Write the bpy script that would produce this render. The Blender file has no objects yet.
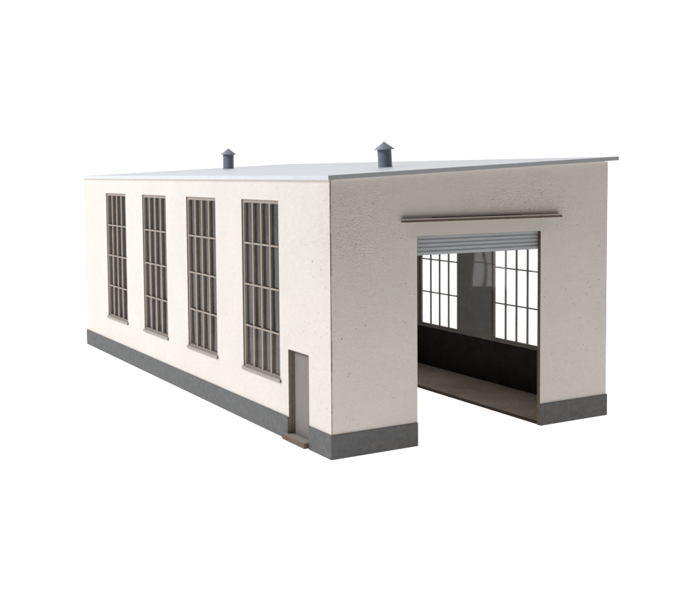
import bpy, bmesh, math, random
from mathutils import Vector, Matrix
random.seed(4)
S = bpy.context.scene
COL = S.collection

# ------------------------------------------------------------ dimensions
W, L = 7.913, 18.233            # front width, length
H1, H2 = 6.0, 6.394             # eaves on the low and on the high side
SL = (H2 - H1) / W              # slope of the monopitch roof
TW = 0.115                       # thickness of long walls
TF = 0.11                       # thickness of end walls
X0, X1, ZO = 2.213, 5.769, 4.729    # big doorway
D0, D1, DZ0, DZ1 = 1.01, 2.02, 0.13, 2.115   # side door
ZP = 0.533                      # plinth height
WC = [3.48, 7.21, 10.91, 14.605]
WW = 2.07
WB, WT = 1.345, 5.515

# ------------------------------------------------------------ materials
def new_mat(name):
    m = bpy.data.materials.new(name); m.use_nodes = True
    nt = m.node_tree
    b = nt.nodes['Principled BSDF']
    return m, nt, b

def nd(nt, t, **kw):
    n = nt.nodes.new(t)
    for k, v in kw.items():
        if k in n.inputs: n.inputs[k].default_value = v
        else: setattr(n, k, v)
    return n

def ramp(nt, src, p0, c0, p1, c1):
    r = nt.nodes.new('ShaderNodeValToRGB')
    r.color_ramp.elements[0].position = p0; r.color_ramp.elements[0].color = (*c0, 1)
    r.color_ramp.elements[1].position = p1; r.color_ramp.elements[1].color = (*c1, 1)
    nt.links.new(src, r.inputs[0]); return r.outputs[0]

def mixc(nt, fac, a, b, mode='MIX'):
    m = nt.nodes.new('ShaderNodeMix'); m.data_type = 'RGBA'; m.blend_type = mode
    for sock, v in ((m.inputs[0], fac), (m.inputs[6], a), (m.inputs[7], b)):
        if isinstance(v, (int, float)): sock.default_value = v
        elif isinstance(v, tuple): sock.default_value = (*v, 1)
        else: nt.links.new(v, sock)
    return m.outputs[2]

def math_n(nt, op, a, b=None):
    m = nt.nodes.new('ShaderNodeMath'); m.operation = op
    for i, v in enumerate((a, b)):
        if v is None: continue
        if isinstance(v, (int, float)): m.inputs[i].default_value = v
        else: nt.links.new(v, m.inputs[i])
    return m.outputs[0]

def coords(nt, scale=(1, 1, 1)):
    tc = nt.nodes.new('ShaderNodeTexCoord')
    mp = nt.nodes.new('ShaderNodeMapping'); mp.inputs['Scale'].default_value = scale
    nt.links.new(tc.outputs['Object'], mp.inputs['Vector'])
    return mp.outputs['Vector']

def noise(nt, vec, scale, detail=3, rough=.55):
    n = nd(nt, 'ShaderNodeTexNoise', Scale=scale, Detail=detail, Roughness=rough)
    nt.links.new(vec, n.inputs['Vector']); return n.outputs['Fac']

def plaster():
    m, nt, b = new_mat('white_plaster')
    v = coords(nt)
    vs = coords(nt, (1, 1, 1.9))                    # trowelled, slightly horizontal grain
    fine = noise(nt, vs, 27, 5, .62)
    grit = noise(nt, v, 48, 3, .6)
    big = noise(nt, v, .75, 3, .5)
    mid = noise(nt, v, 2.2, 3, .6)
    patch = ramp(nt, mid, .50, (0, 0, 0), .66, (1, 1, 1))
    sx = nt.nodes.new('ShaderNodeSeparateXYZ'); nt.links.new(v, sx.inputs[0])
    wob = math_n(nt, 'MULTIPLY', math_n(nt, 'SUBTRACT', noise(nt, v, 5, 2, .5), .5), .12)
    wob2 = math_n(nt, 'MULTIPLY', math_n(nt, 'SUBTRACT', noise(nt, v, 2.1, 3, .6), .5), 2.2)
    def band(src, c, h, soft, w=wob):
        d = math_n(nt, 'ADD', math_n(nt, 'ABSOLUTE', math_n(nt, 'SUBTRACT', src, c)), w)
        r = nt.nodes.new('ShaderNodeMapRange'); r.interpolation_type = 'SMOOTHSTEP'
        r.inputs['From Min'].default_value = h - soft; r.inputs['From Max'].default_value = h + soft
        r.inputs['To Min'].default_value = 1; r.inputs['To Max'].default_value = 0
        nt.links.new(d, r.inputs['Value']); return r.outputs['Result']
    # roughcast zones: right of and above the canopy, near the corner, thin elsewhere
    z1 = math_n(nt, 'MULTIPLY', band(sx.outputs[0], 5.2, 1.5, 1.1, wob2), band(sx.outputs[2], 5.3, .6, .7, wob2))
    z2 = math_n(nt, 'MULTIPLY', band(sx.outputs[0], .55, .9, .7, wob2), band(sx.outputs[2], 4.9, 1.0, .7, wob2))
    z3 = math_n(nt, 'MULTIPLY', band(sx.outputs[1], .6, .9, .7, wob2), band(sx.outputs[2], 2.9, 2.2, .8, wob2))
    near_front = band(sx.outputs[1], 0, .5, .2)
    zone = math_n(nt, 'MULTIPLY', math_n(nt, 'MAXIMUM', z1, math_n(nt, 'MULTIPLY', z2, .7)), near_front)
    zone_l = math_n(nt, 'MULTIPLY', z3, 1.0)
    zone = math_n(nt, 'MAXIMUM', zone, math_n(nt, 'MULTIPLY', patch, .25))
    # sparse pits in the plaster
    vo = nd(nt, 'ShaderNodeTexVoronoi', Scale=9); nt.links.new(v, vo.inputs['Vector'])
    near = ramp(nt, vo.outputs['Distance'], .06, (1, 1, 1), .21, (0, 0, 0))
    some = ramp(nt, noise(nt, v, 3.1, 2, .6), .52, (0, 0, 0), .60, (1, 1, 1))
    pit = math_n(nt, 'MULTIPLY', math_n(nt, 'MULTIPLY', near, some), math_n(nt, 'MAXIMUM', math_n(nt, 'MAXIMUM', zone, zone_l), .30))
    # dense stipple inside the rough zones
    vo2 = nd(nt, 'ShaderNodeTexVoronoi', Scale=24); nt.links.new(v, vo2.inputs['Vector'])
    stp = math_n(nt, 'MULTIPLY', ramp(nt, vo2.outputs['Distance'], .08, (1, 1, 1), .48, (0, 0, 0)), zone)
    base = mixc(nt, ramp(nt, big, .35, (0, 0, 0), .7, (1, 1, 1)), (.700, .637, .578), (.668, .612, .562))
    base = mixc(nt, math_n(nt, 'MULTIPLY', stp, .26), base, (.40, .32, .235))
    base = mixc(nt, math_n(nt, 'MULTIPLY', zone, .17), base, (.60, .50, .38))
    base = mixc(nt, math_n(nt, 'MULTIPLY', pit, .78), base, (.33, .27, .21))
    ochre = ramp(nt, noise(nt, vs, 5.5, 4, .65), .45, (0, 0, 0), .72, (1, 1, 1))
    base = mixc(nt, math_n(nt, 'MULTIPLY', ochre, .22), base, (.56, .475, .385))
    g = ramp(nt, fine, .25, (.90, .90, .90), .75, (1.06, 1.06, 1.06))
    base = mixc(nt, 1.0, base, g, 'MULTIPLY')
    # smooth tan band trowelled round the head of the doorway
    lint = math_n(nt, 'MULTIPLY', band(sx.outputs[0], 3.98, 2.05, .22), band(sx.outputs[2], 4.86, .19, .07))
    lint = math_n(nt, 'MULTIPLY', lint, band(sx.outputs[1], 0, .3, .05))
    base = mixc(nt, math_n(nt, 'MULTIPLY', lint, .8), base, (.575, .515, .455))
    rough_zone = math_n(nt, 'SUBTRACT', 1.0, math_n(nt, 'MULTIPLY', lint, .85))
    nt.links.new(base, b.inputs['Base Color'])
    b.inputs['Roughness'].default_value = .9
    b.inputs['Specular IOR Level'].default_value = .15
    h = math_n(nt, 'ADD', math_n(nt, 'MULTIPLY', fine, .45), math_n(nt, 'MULTIPLY', grit, .25))
    h = math_n(nt, 'SUBTRACT', h, math_n(nt, 'MULTIPLY', pit, .8))
    h = math_n(nt, 'SUBTRACT', h, math_n(nt, 'MULTIPLY', stp, .55))
    h = math_n(nt, 'MULTIPLY', math_n(nt, 'SUBTRACT', h, .33), rough_zone)
    bp = nd(nt, 'ShaderNodeBump', Strength=.7, Distance=.024)
    nt.links.new(h, bp.inputs['Height']); nt.links.new(bp.outputs[0], b.inputs['Normal'])
    return m

def card(name, c, var=.12, rough=.8, scale=6, spec=.2, bump=.25, stretch=(1, 1, 1)):
    m, nt, b = new_mat(name)
    v = coords(nt, stretch)
    n1 = noise(nt, v, scale, 4, .6); n2 = noise(nt, v, scale * 7, 2, .5)
    n = math_n(nt, 'ADD', math_n(nt, 'MULTIPLY', n1, .6), math_n(nt, 'MULTIPLY', n2, .4))
    lo = tuple(x * (1 - var) for x in c); hi = tuple(x * (1 + var) for x in c)
    nt.links.new(ramp(nt, n, .3, lo, .7, hi), b.inputs['Base Color'])
    b.inputs['Roughness'].default_value = rough
    b.inputs['Specular IOR Level'].default_value = spec
    bp = nd(nt, 'ShaderNodeBump', Strength=bump, Distance=.02)
    nt.links.new(n, bp.inputs['Height']); nt.links.new(bp.outputs[0], b.inputs['Normal'])
    return m

def clear_sheet(name, ior, tint, gloss=(.9, .9, .9), dust=0, wavy=.25, wscale=1.1):
    m = bpy.data.materials.new(name); m.use_nodes = True
    nt = m.node_tree; nt.nodes.remove(nt.nodes['Principled BSDF'])
    out = nt.nodes['Material Output']
    tr = nd(nt, 'ShaderNodeBsdfTransparent', Color=(*tint, 1))
    gl = nd(nt, 'ShaderNodeBsdfGlossy', Roughness=.03, Color=(*gloss, 1))
    r0 = ((ior - 1) / (ior + 1)) ** 2                # Schlick, the same from both sides of the sheet
    ge = nt.nodes.new('ShaderNodeNewGeometry')
    dt = nt.nodes.new('ShaderNodeVectorMath'); dt.operation = 'DOT_PRODUCT'
    nt.links.new(ge.outputs['Incoming'], dt.inputs[0]); nt.links.new(ge.outputs['Normal'], dt.inputs[1])
    k = math_n(nt, 'POWER', math_n(nt, 'SUBTRACT', 1.0, math_n(nt, 'ABSOLUTE', dt.outputs['Value'])), 5.0)
    fr = math_n(nt, 'ADD', math_n(nt, 'MULTIPLY', k, 1 - r0), r0)
    n = noise(nt, coords(nt), wscale, 0 if wscale < 1 else 1, .4)
    bp = nd(nt, 'ShaderNodeBump', Strength=wavy, Distance=.12)
    nt.links.new(n, bp.inputs['Height']); nt.links.new(bp.outputs[0], gl.inputs['Normal'])
    mx = nt.nodes.new('ShaderNodeMixShader')
    nt.links.new(fr, mx.inputs[0]); nt.links.new(tr.outputs[0], mx.inputs[1])
    nt.links.new(gl.outputs[0], mx.inputs[2])
    if dust:
        df = nd(nt, 'ShaderNodeBsdfDiffuse', Color=(.42, .40, .38, 1))
        m2 = nt.nodes.new('ShaderNodeMixShader')
        streak = noise(nt, coords(nt, (3, 9, .7)), 1.6, 3, .6)
        nt.links.new(math_n(nt, 'MULTIPLY', ramp(nt, streak, .3, (.35, .35, .35), .7, (1.5, 1.5, 1.5)), dust), m2.inputs[0])
        nt.links.new(mx.outputs[0], m2.inputs[1]); nt.links.new(df.outputs[0], m2.inputs[2]); mx = m2
    nt.links.new(mx.outputs[0], out.inputs['Surface'])
    return m

M = dict(
    plaster=plaster(),
    smooth=card('smooth_plaster', (.55, .47, .395), .07, .85, 3, .15, .15),
    plinth=card('grey_plinth_paint', (.120, .117, .115), .26, .85, 8, .2, .5),
    roof=card('pale_roof_card', (.57, .575, .60), .05, .40, 4, .5, .1),
    roofedge=card('shaded_card_edge', (.385, .39, .40), .08, .7, 8, .2, .3, (.5, 1, 1)),
    burnt=card('burnt_cut_edge', (.13, .088, .064), .35, .8, 9, .2, .3),
    reveal=card('brown_cut_edge', (.24, .185, .145), .25, .8, 9, .2, .3),
    burntdark=card('dark_cut_edge', (.03, .019, .014), .35, .8, 9, .2, .3),
    sill=card('brown_beige_card', (.33, .285, .245), .12, .75, 7, .25, .25),
    beige=card('beige_card', (.315, .26, .215), .12, .75, 7, .25, .25),
    door=card('mauve_grey_card', (.215, .190, .178), .07, .8, 5, .2, .2, (1, 1, .3)),
    shutter=card('grey_metal_slats', (.53, .54, .55), .08, .5, 5, .4, .2, (.4, 1, 3)),
    vent=card('blue_grey_paint', (.185, .212, .245), .12, .45, 8, .5, .2),
    ventcap=card('pale_blue_grey_paint', (.33, .345, .39), .08, .5, 8, .4, .2),
    inner=card('dark_brown_board', (.26, .245, .23), .18, .7, 3, .3, .2),
    black=card('black_lining', (.032, .029, .026), .3, .9, 3, .0, .2),
    floor=card('brown_platform_board', (.57, .47, .39), .28, .7, 1.6, .3, .3),
    glass=clear_sheet('clear_glazing', 1.33, (.875, .885, .89)),
    dimmed=clear_sheet('dimmed_glazing', 1.4, (.44, .45, .45), (.80, .79, .77), .085),  # same glazing, tint darkened to imitate the dim interior behind it
    acetate=clear_sheet('clear_inner_glazing', 2.2, (.97, .97, .97), (.9, .9, .9), 0, .10, .7),
)

# ------------------------------------------------------------ mesh helpers
def link(name, bm, mats, parent=None):
    me = bpy.data.meshes.new(name); bm.normal_update(); bm.to_mesh(me); bm.free()
    for m in mats: me.materials.append(M[m])
    o = bpy.data.objects.new(name, me); COL.objects.link(o)
    if parent: o.parent = parent
    return o

def box(bm, a, b, mi=0, zf=None):
    """axis box; zf(x, y, z) may move the vertices; returns its faces"""
    vs = [bm.verts.new((x, y, z)) for x in (a[0], b[0]) for y in (a[1], b[1]) for z in (a[2], b[2])]
    if zf:
        for v in vs: v.co.z = zf(v.co.x, v.co.y, v.co.z)
    idx = [(0, 1, 3, 2), (4, 6, 7, 5), (0, 4, 5, 1), (2, 3, 7, 6), (0, 2, 6, 4), (1, 5, 7, 3)]
    fs = [bm.faces.new([vs[i] for i in f]) for f in idx]     # -x +x -y +y -z +z
    for f in fs: f.material_index = mi
    return fs

def bevel(bm, w, seg=1, faces=None):
    es = [e for e in bm.edges if len(e.link_faces) == 2 and e.calc_face_angle(0) > .6]
    bmesh.ops.bevel(bm, geom=es, offset=w, segments=seg, affect='EDGES', profile=.5, clamp_overlap=True)

def panel(us, vs, holes, t, place, mi_out=0, mi_in=1, mi_edge=2):
    """a sheet with rectangular holes: u, v cuts, thickness t; place(u, v, w) -> xyz, w = 0 is the outer face"""
    bm = bmesh.new()
    solid = {}
    for i in range(len(us) - 1):
        for j in range(len(vs) - 1):
            cu, cv = (us[i] + us[i+1]) / 2, (vs[j] + vs[j+1]) / 2
            solid[i, j] = not any(h[0] < cu < h[1] and h[2] < cv < h[3] for h in holes)
    cache = {}
    def V(i, j, k):
        if (i, j, k) not in cache: cache[i, j, k] = bm.verts.new(place(us[i], vs[j], t * k))
        return cache[i, j, k]
    def F(ids, mi):
        f = bm.faces.new([V(*q) for q in ids]); f.material_index = mi
    nu, nv = len(us) - 1, len(vs) - 1
    for (i, j), s in solid.items():
        if not s: continue
        F([(i, j, 0), (i+1, j, 0), (i+1, j+1, 0), (i, j+1, 0)], mi_out)
        F([(i, j, 1), (i, j+1, 1), (i+1, j+1, 1), (i+1, j, 1)], mi_in)
        for di, dj, a, b in ((-1, 0, (i, j), (i, j+1)), (1, 0, (i+1, j+1), (i+1, j)),
                             (0, -1, (i+1, j), (i, j)), (0, 1, (i, j+1), (i+1, j+1))):
            n = (i + di, j + dj)
            if not solid.get(n, False):
                outer = not (0 <= n[0] < nu and 0 <= n[1] < nv)
                F([(*a, 0), (*b, 0), (*b, 1), (*a, 1)][::-1], mi_out if outer else mi_edge)
    bmesh.ops.recalc_face_normals(bm, faces=bm.faces)
    return bm

# ------------------------------------------------------------ the model
shed = bpy.data.objects.new('model_shed', None); COL.objects.link(shed)
shed['label'] = 'white plaster model shed with grey plinth, tall barred windows and open roller door'
shed['category'] = 'model building'

# --- walls
wh = [(c - WW/2, c + WW/2, WB, WT) for c in WC]
us = sorted({0, L, D0, D1, *[h[0] for h in wh], *[h[1] for h in wh]})
dh = [(D0, D1, DZ0, DZ1)]
bm = panel(us, sorted({0, DZ0, DZ1, WB, WT, H1}), wh + dh, TW, lambda u, v, w: (w, u, v))
wall_l = link('wall', bm, ['plaster', 'inner', 'reveal'], shed)
us = sorted({0, L, *[h[0] for h in wh], *[h[1] for h in wh]})
bm = panel(us, sorted({0, WB, WT, H2 - .012}), wh, TW, lambda u, v, w: (W - w, u, v))
wall_r = link('wall', bm, ['plaster', 'inner', 'burnt'], shed)
def slope(x, z): return z if z < H1 - .1 else H1 + SL * x
bm = panel([TW, X0, X1, W - TW], [0, ZO, H1], [(X0, X1, -1, ZO)], TF, lambda u, v, w: (u, w, slope(u, v)))
for f in bm.faces:            # the reveals of the doorway show the cut edge of the sheet
    c = f.calc_center_median()
    if abs(f.normal.x) > .9 and (abs(c.x - X0) < .01 or abs(c.x - X1) < .01): f.material_index = 2
wall_f = link('wall', bm, ['plaster', 'inner', 'burnt'], shed)
bm = panel([TW, W - TW], [0, H1], [], TF, lambda u, v, w: (u, L - w, slope(u, v)))
wall_b = link('wall', bm, ['plaster', 'inner', 'burnt'], shed)

# dark burnt joint line down the near corner, where the two sheets meet
bm = bmesh.new()
zs = [ZP + .002] + [ZP + (H1 - ZP) * k / 24 for k in range(1, 24)] + [H1 - .004]
for a, b in zip(zs, zs[1:]):
    w = .024 + random.uniform(-.008, .009)
    box(bm, (.001, -.004, a), (w, .0, b))
link('joint_line', bm, ['reveal'], wall_l)

# --- plinth, a thin card layer round the foot
P = .026
def plinth(name, segs, parent):
    bm = bmesh.new()
    for a, b in segs: box(bm, a, b)
    bevel(bm, .006)
    return link(name, bm, ['plinth'], parent)
plinth('plinth', [((-P, -P, 0), (-.0005, D0 - .002, ZP))], wall_l)
plinth('plinth', [((-P, D1 + .002, 0), (-.0005, L + P, ZP))], wall_l)
plinth('plinth', [((.0, -P, 0), (X0 - .001, -.0005, ZP - .003))], wall_f)
plinth('plinth', [((X1 + .001, -P, 0), (W, -.0005, ZP - .003))], wall_f)
plinth('plinth', [((W + .0005, -P, 0), (W + P, L + P, ZP))], wall_r)
plinth('plinth', [((.0, L + .0005, 0), (W, L + P, ZP - .003))], wall_b)

# --- roof
bm = bmesh.new()
RX0, RX1, RY0, RY1, RT = -.065, W + .30, -.075, L + .08, .095
rf = box(bm, (RX0, RY0, 0), (RX1, RY1, RT), 0, lambda x, y, z: H1 + .003 + SL * x + z)
rf[1].material_index = rf[2].material_index = 1  # front and right edges coloured darker for shade, lit left edge stays pale
bevel(bm, .012)
roof = link('roof', bm, ['roof', 'roofedge'], shed)
# ceiling board inside
bm = bmesh.new()
box(bm, (TW + .002, TF + .002, -.06), (W - TW - .002, L - TF - .002, 0), 0, lambda x, y, z: H1 - .004 + SL * x + z)
link('ceiling', bm, ['inner'], roof)

# --- roof vents
def lathe(bm, prof, n=40, mi=0, off=(0, 0)):
    rings = []
    for r, z in prof:
        if r < 1e-6: rings.append([bm.verts.new((off[0], off[1], z))]); continue
        rings.append([bm.verts.new((off[0] + r * math.cos(2*math.pi*k/n), off[1] + r * math.sin(2*math.pi*k/n), z)) for k in range(n)])
    for A, B in zip(rings, rings[1:]):
        for k in range(n):
            q = [A[k % len(A)], A[(k+1) % n % len(A)], B[(k+1) % n % len(B)], B[k % len(B)]]
            q = list(dict.fromkeys(q))
            if len(q) > 2:
                f = bm.faces.new(q); f.smooth = True; f.material_index = mi
    bmesh.ops.recalc_face_normals(bm, faces=bm.faces)
bm = bmesh.new(); lathe(bm, [(.188, -.03), (.188, .03), (.184, .05), (.186, .47), (.184, .50), (0, .50)])
vent = link('roof_vent', bm, ['vent'], shed)
bm = bmesh.new(); lathe(bm, [(0, .455), (.262, .465), (.268, .472), (.262, .482), (.03, .655), (.012, .672), (0, .675)])
cap = link('vent_cap', bm, ['ventcap'], vent)
for e in cap.data.edges: pass
def vent_at(o, x, y, tilt):
    o.location = (x, y, H1 + .101 + SL * x - .012)
    o.rotation_euler = (0, tilt, 0)
vent_at(vent, 3.83, 3.90, math.radians(-3.5))
v2 = vent.copy(); COL.objects.link(v2); v2.parent = shed
c2 = cap.copy(); COL.objects.link(c2); c2.parent = v2
vent_at(v2, 4.43, 15.45, math.radians(.5)); v2.scale = (1.04, 1.04, 1.09)

# --- windows: local frame, outward is -x, y along the wall, z up from the sill
def two_tone(bm):
    for f in bm.faces: f.material_index = 0 if abs(f.normal.x) > .7 else 1
HW = WW / 2 - .003; HT = WT - WB - .003
FX0, FX1 = .032, .088
bm = bmesh.new(); fw = .075
box(bm, (FX0, -HW, .002), (FX1, -HW + fw, HT)); box(bm, (FX0, HW - fw, .002), (FX1, HW, HT))
box(bm, (FX0, -HW + fw, HT - .078), (FX1, HW - fw, HT)); box(bm, (FX0, -HW + fw, .002), (FX1, HW - fw, .05))
win = link('window', bm, ['beige', 'burnt'], shed)
bm = bmesh.new()
gy = [-HW + fw + (2*HW - 2*fw) * k / 4 for k in (1, 2, 3)]
gz = [2.39 - WB, 3.42 - WB, 4.44 - WB]
for y in gy: box(bm, (FX0 + .004, y - .036, .05), (FX1 - .001, y + .036, HT - .078))
for z in gz: box(bm, (FX0 - .010, -HW + fw - .004, z - .022), (FX0 + .002, HW - fw + .004, z + .022))
bm.normal_update(); two_tone(bm)
bars = link('glazing_bars', bm, ['beige', 'reveal'], win)
bm = bmesh.new()                                   # slimmer bars on the far side
for y in gy: box(bm, (FX0 + .004, y - .031, .05), (FX0 + .030, y + .031, HT - .078))
for z in gz: box(bm, (FX0 - .010, -HW + fw - .004, z - .020), (FX0 + .002, HW - fw + .004, z + .020))
bm.normal_update(); two_tone(bm)
slim_bars = bpy.data.meshes.new('glazing_bars'); bm.to_mesh(slim_bars); bm.free()
for q in ('beige', 'reveal'): slim_bars.materials.append(M[q])
bm = bmesh.new()
bm.faces.new([bm.verts.new(q) for q in ((FX1 + .003, -HW + .01, .01), (FX1 + .003, -HW + .01, HT - .01), (FX1 + .003, HW - .01, HT - .01), (FX1 + .003, HW - .01, .01))])
pane = link('pane', bm, ['dimmed'], win)
clear_pane = pane.data.copy(); clear_pane.materials[0] = M['glass']
bm = bmesh.new()
fs = box(bm, (-.038, -WW/2 - .05, -.080), (-.0008, WW/2 + .05, -.004)); fs[2].material_index = 1; fs[3].material_index = 1; fs[4].material_index = 1
bevel(bm, .006)
box(bm, (-.0008, -HW, .0005), (FX0 - .001, HW, .012))
sill = link('sill', bm, ['sill', 'burnt'], win)
first = True
for side in (0, 1):
    for c in WC:
        if first: w = win; first = False
        else:
            w = win.copy(); COL.objects.link(w); w.parent = shed
            for ch in (bars, pane, sill):
                d = ch.copy(); COL.objects.link(d); d.parent = w
                if ch is pane and side == 1: d.data = clear_pane
                if ch is bars and side == 1: d.data = slim_bars
        w.location = (0 if side == 0 else W, c, WB)
        w.rotation_euler = (0, 0, 0 if side == 0 else math.pi)

# --- side door with its step
bm = bmesh.new()
box(bm, (.125, D0 + .004, DZ0 + .002), (.165, D1 - .004, DZ1 - .003))
bevel(bm, .004)
door = link('door', bm, ['door'], shed)
bm = bmesh.new()
box(bm, (.10, D1 - .075, DZ0 + .002), (.124, D1 - .004, DZ1 - .003))
box(bm, (.10, D0 + .004, DZ0 + .002), (.124, D0 + .06, DZ1 - .003))
box(bm, (.10, D0 + .06, DZ1 - .06), (.124, D1 - .075, DZ1 - .003))
link('door_frame', bm, ['burnt'], door)
bm = bmesh.new()
fs = box(bm, (-.14, D0 - .0, .025), (-P - .001, D1 + .10, .150))
fs2 = box(bm, (-P - .001, D0 + .003, .050), (.10, D1 - .003, .146))
for q in (fs[0], fs[2], fs[3], fs[4]): q.material_index = 1
bevel(bm, .010)
link('door_step', bm, ['sill', 'burnt'], shed)

# --- canopy board over the doorway
bm = bmesh.new()
CX0, CX1, CD = 1.80, 6.33, .13
def chamf(bm, z0, z1, mi, d, ch):
    pts = [(CX0, 0), (CX0, -d + ch * .5), (CX0 + ch, -d), (CX1, -d), (CX1, 0)]
    lo = [bm.verts.new((x, y - .001, z0)) for x, y in pts]; hi = [bm.verts.new((x, y - .001, z1)) for x, y in pts]
    n = len(pts)
    fs = [bm.faces.new([lo[i], lo[(i+1) % n], hi[(i+1) % n], hi[i]]) for i in range(n)]
    fs += [bm.faces.new(lo[::-1]), bm.faces.new(hi)]
    for f in fs: f.material_index = mi
chamf(bm, 5.050, 5.088, 1, CD, .09)
chamf(bm, 5.0885, 5.125, 0, CD - .015, .08)
bmesh.ops.recalc_face_normals(bm, faces=bm.faces)
canopy = link('canopy_board', bm, ['smooth', 'burnt'], shed)
bm = bmesh.new(); box(bm, (2.62, -.03, 5.1255), (5.15, -.001, 5.138))  # dark strip standing in for the shade in the gap behind the board
link('gap_shade_strip', bm, ['burntdark'], canopy)

# --- roller shutter, rolled up
bm = bmesh.new()
SX0, SX1, SY = X0 + .002, X1 + .35, TF + .03
zb, pitch, ns = 4.285, .090, 8
prof = []
for k in range(ns * 8 + 1):
    t = k / 8; ph = t % 1
    prof.append((SY - .030 * abs(math.sin(math.pi * ph)) ** .7, zb + t * pitch))
nx = 2
A = [bm.verts.new((SX0 - .3, y, z)) for y, z in prof]; B = [bm.verts.new((SX1, y, z)) for y, z in prof]
for i in range(len(prof) - 1):
    f = bm.faces.new([A[i], B[i], B[i+1], A[i+1]]); f.smooth = True
bmesh.ops.solidify(bm, geom=bm.faces[:], thickness=-.012)
link('roller_shutter', bm, ['shutter'], shed)

# --- inside: platform along the far wall, black lining, clear sheet over the windows
bm = bmesh.new()
fs = box(bm, (X1 + .03, TF + .004, .0), (W - TW - .002, L - TF - .004, .085)); fs[0].material_index = 1; fs[2].material_index = 1
link('platform', bm, ['floor', 'burntdark'], shed)
bm = bmesh.new()
fs = box(bm, (TW + .052, 8.2, .0), (X1 + .028, L - TF - .004, .08)); fs[2].material_index = 1  # unseen slab added to hide the ground glow behind the left windows
link('glow_cover', bm, ['floor', 'burntdark'], shed)
bm = bmesh.new(); fs = box(bm, (W - TW - .055, TF + .004, .087), (W - TW - .001, L - TF - .004, 1.275))
link('wall_lining', bm, ['black'], shed)
bm = bmesh.new(); fs = box(bm, (TW + .001, D1 + .3, .0), (TW + .05, L - TF - .004, 1.275))
link('wall_lining', bm, ['black'], shed)
bm = bmesh.new(); bm.faces.new([bm.verts.new(q) for q in ((W - TW - .010, TF + .004, 1.277), (W - TW - .010, TF + .004, 5.9), (W - TW - .010, L - TF - .004, 5.9), (W - TW - .010, L - TF - .004, 1.277))])
link('inner_glazing', bm, ['acetate'], shed)

# ------------------------------------------------------------ ground it stands on, with an added glow
YAW = 0.5306
F = Vector((math.sin(YAW), math.cos(YAW), 0)); Rt = Vector((math.cos(YAW), -math.sin(YAW), 0))
CAM = Vector((-10.7565, -19.4241, 6.1573))
m, nt, b = new_mat('self_lit_ground')
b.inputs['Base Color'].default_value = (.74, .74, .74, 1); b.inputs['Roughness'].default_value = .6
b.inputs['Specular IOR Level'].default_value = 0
b.inputs['Emission Color'].default_value = (1, 1, 1, 1); b.inputs['Emission Strength'].default_value = 1.12  # emission added to keep the ground white and fill the front wall
M['glowing'] = m
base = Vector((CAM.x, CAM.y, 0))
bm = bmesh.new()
cs = [base + F * a + Rt * s for a, s in ((12.3, -60), (12.3, 60), (260, 160), (260, -160))]  # near edge kept short so the front wall darkens upward
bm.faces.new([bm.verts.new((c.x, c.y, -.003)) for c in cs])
g = link('ground', bm, ['glowing'])
g['kind'] = 'structure'; g['label'] = 'white ground under the model with an added glow'; g['category'] = 'table surface'

# ------------------------------------------------------------ white studio surround
wd = bpy.data.worlds.new('World'); S.world = wd; wd.use_nodes = True
nt = wd.node_tree; bg = nt.nodes['Background']
tc = nt.nodes.new('ShaderNodeTexCoord')
dp = nt.nodes.new('ShaderNodeVectorMath'); dp.operation = 'DOT_PRODUCT'
nt.links.new(tc.outputs['Generated'], dp.inputs[0]); dp.inputs[1].default_value = F
mr = nt.nodes.new('ShaderNodeMapRange'); mr.interpolation_type = 'SMOOTHSTEP'
mr.inputs['From Min'].default_value = 0.0; mr.inputs['From Max'].default_value = .55
mr.inputs['To Min'].default_value = .13; mr.inputs['To Max'].default_value = 1.2
nt.links.new(dp.outputs['Value'], mr.inputs['Value'])
bg.inputs['Color'].default_value = (1, 1, 1, 1)
nt.links.new(mr.outputs['Result'], bg.inputs['Strength'])

def softbox(name, loc, target, size, power, col):
    l = bpy.data.lights.new(name, 'AREA'); l.shape = 'SQUARE'; l.size = size; l.energy = power; l.color = col
    o = bpy.data.objects.new(name, l); COL.objects.link(o); o.location = loc
    o.rotation_euler = (Vector(target) - Vector(loc)).to_track_quat('-Z', 'Y').to_euler()
softbox('softbox_lamp', (-34, 16, 34), (2, 9, 3), 18, 17600, (.90, .975, 1.05))

# ------------------------------------------------------------ camera
cd = bpy.data.cameras.new('camera'); co = bpy.data.objects.new('camera', cd); COL.objects.link(co)
pitch_, roll_ = 0.068, -0.0069
cp, sp = math.cos(pitch_), math.sin(pitch_)
fwd = Vector((math.sin(YAW) * cp, math.cos(YAW) * cp, -sp)); up = Rt.cross(fwd)
c, s = math.cos(roll_), math.sin(roll_)
r2 = c * Rt + s * up; u2 = -s * Rt + c * up
co.matrix_world = Matrix(((r2.x, u2.x, -fwd.x, CAM.x), (r2.y, u2.y, -fwd.y, CAM.y), (r2.z, u2.z, -fwd.z, CAM.z), (0, 0, 0, 1)))
cd.sensor_width = 36; cd.lens = 36 * 1051.5107 / 700
cd.shift_x = -(355.9892 - 350) / 700; cd.shift_y = (243.8836 - 300) / 700
cd.clip_start = .1; cd.clip_end = 1000
S.camera = co

S.view_settings.view_transform = 'Standard'; S.view_settings.look = 'None'
S.view_settings.exposure = 0; S.view_settings.gamma = 1
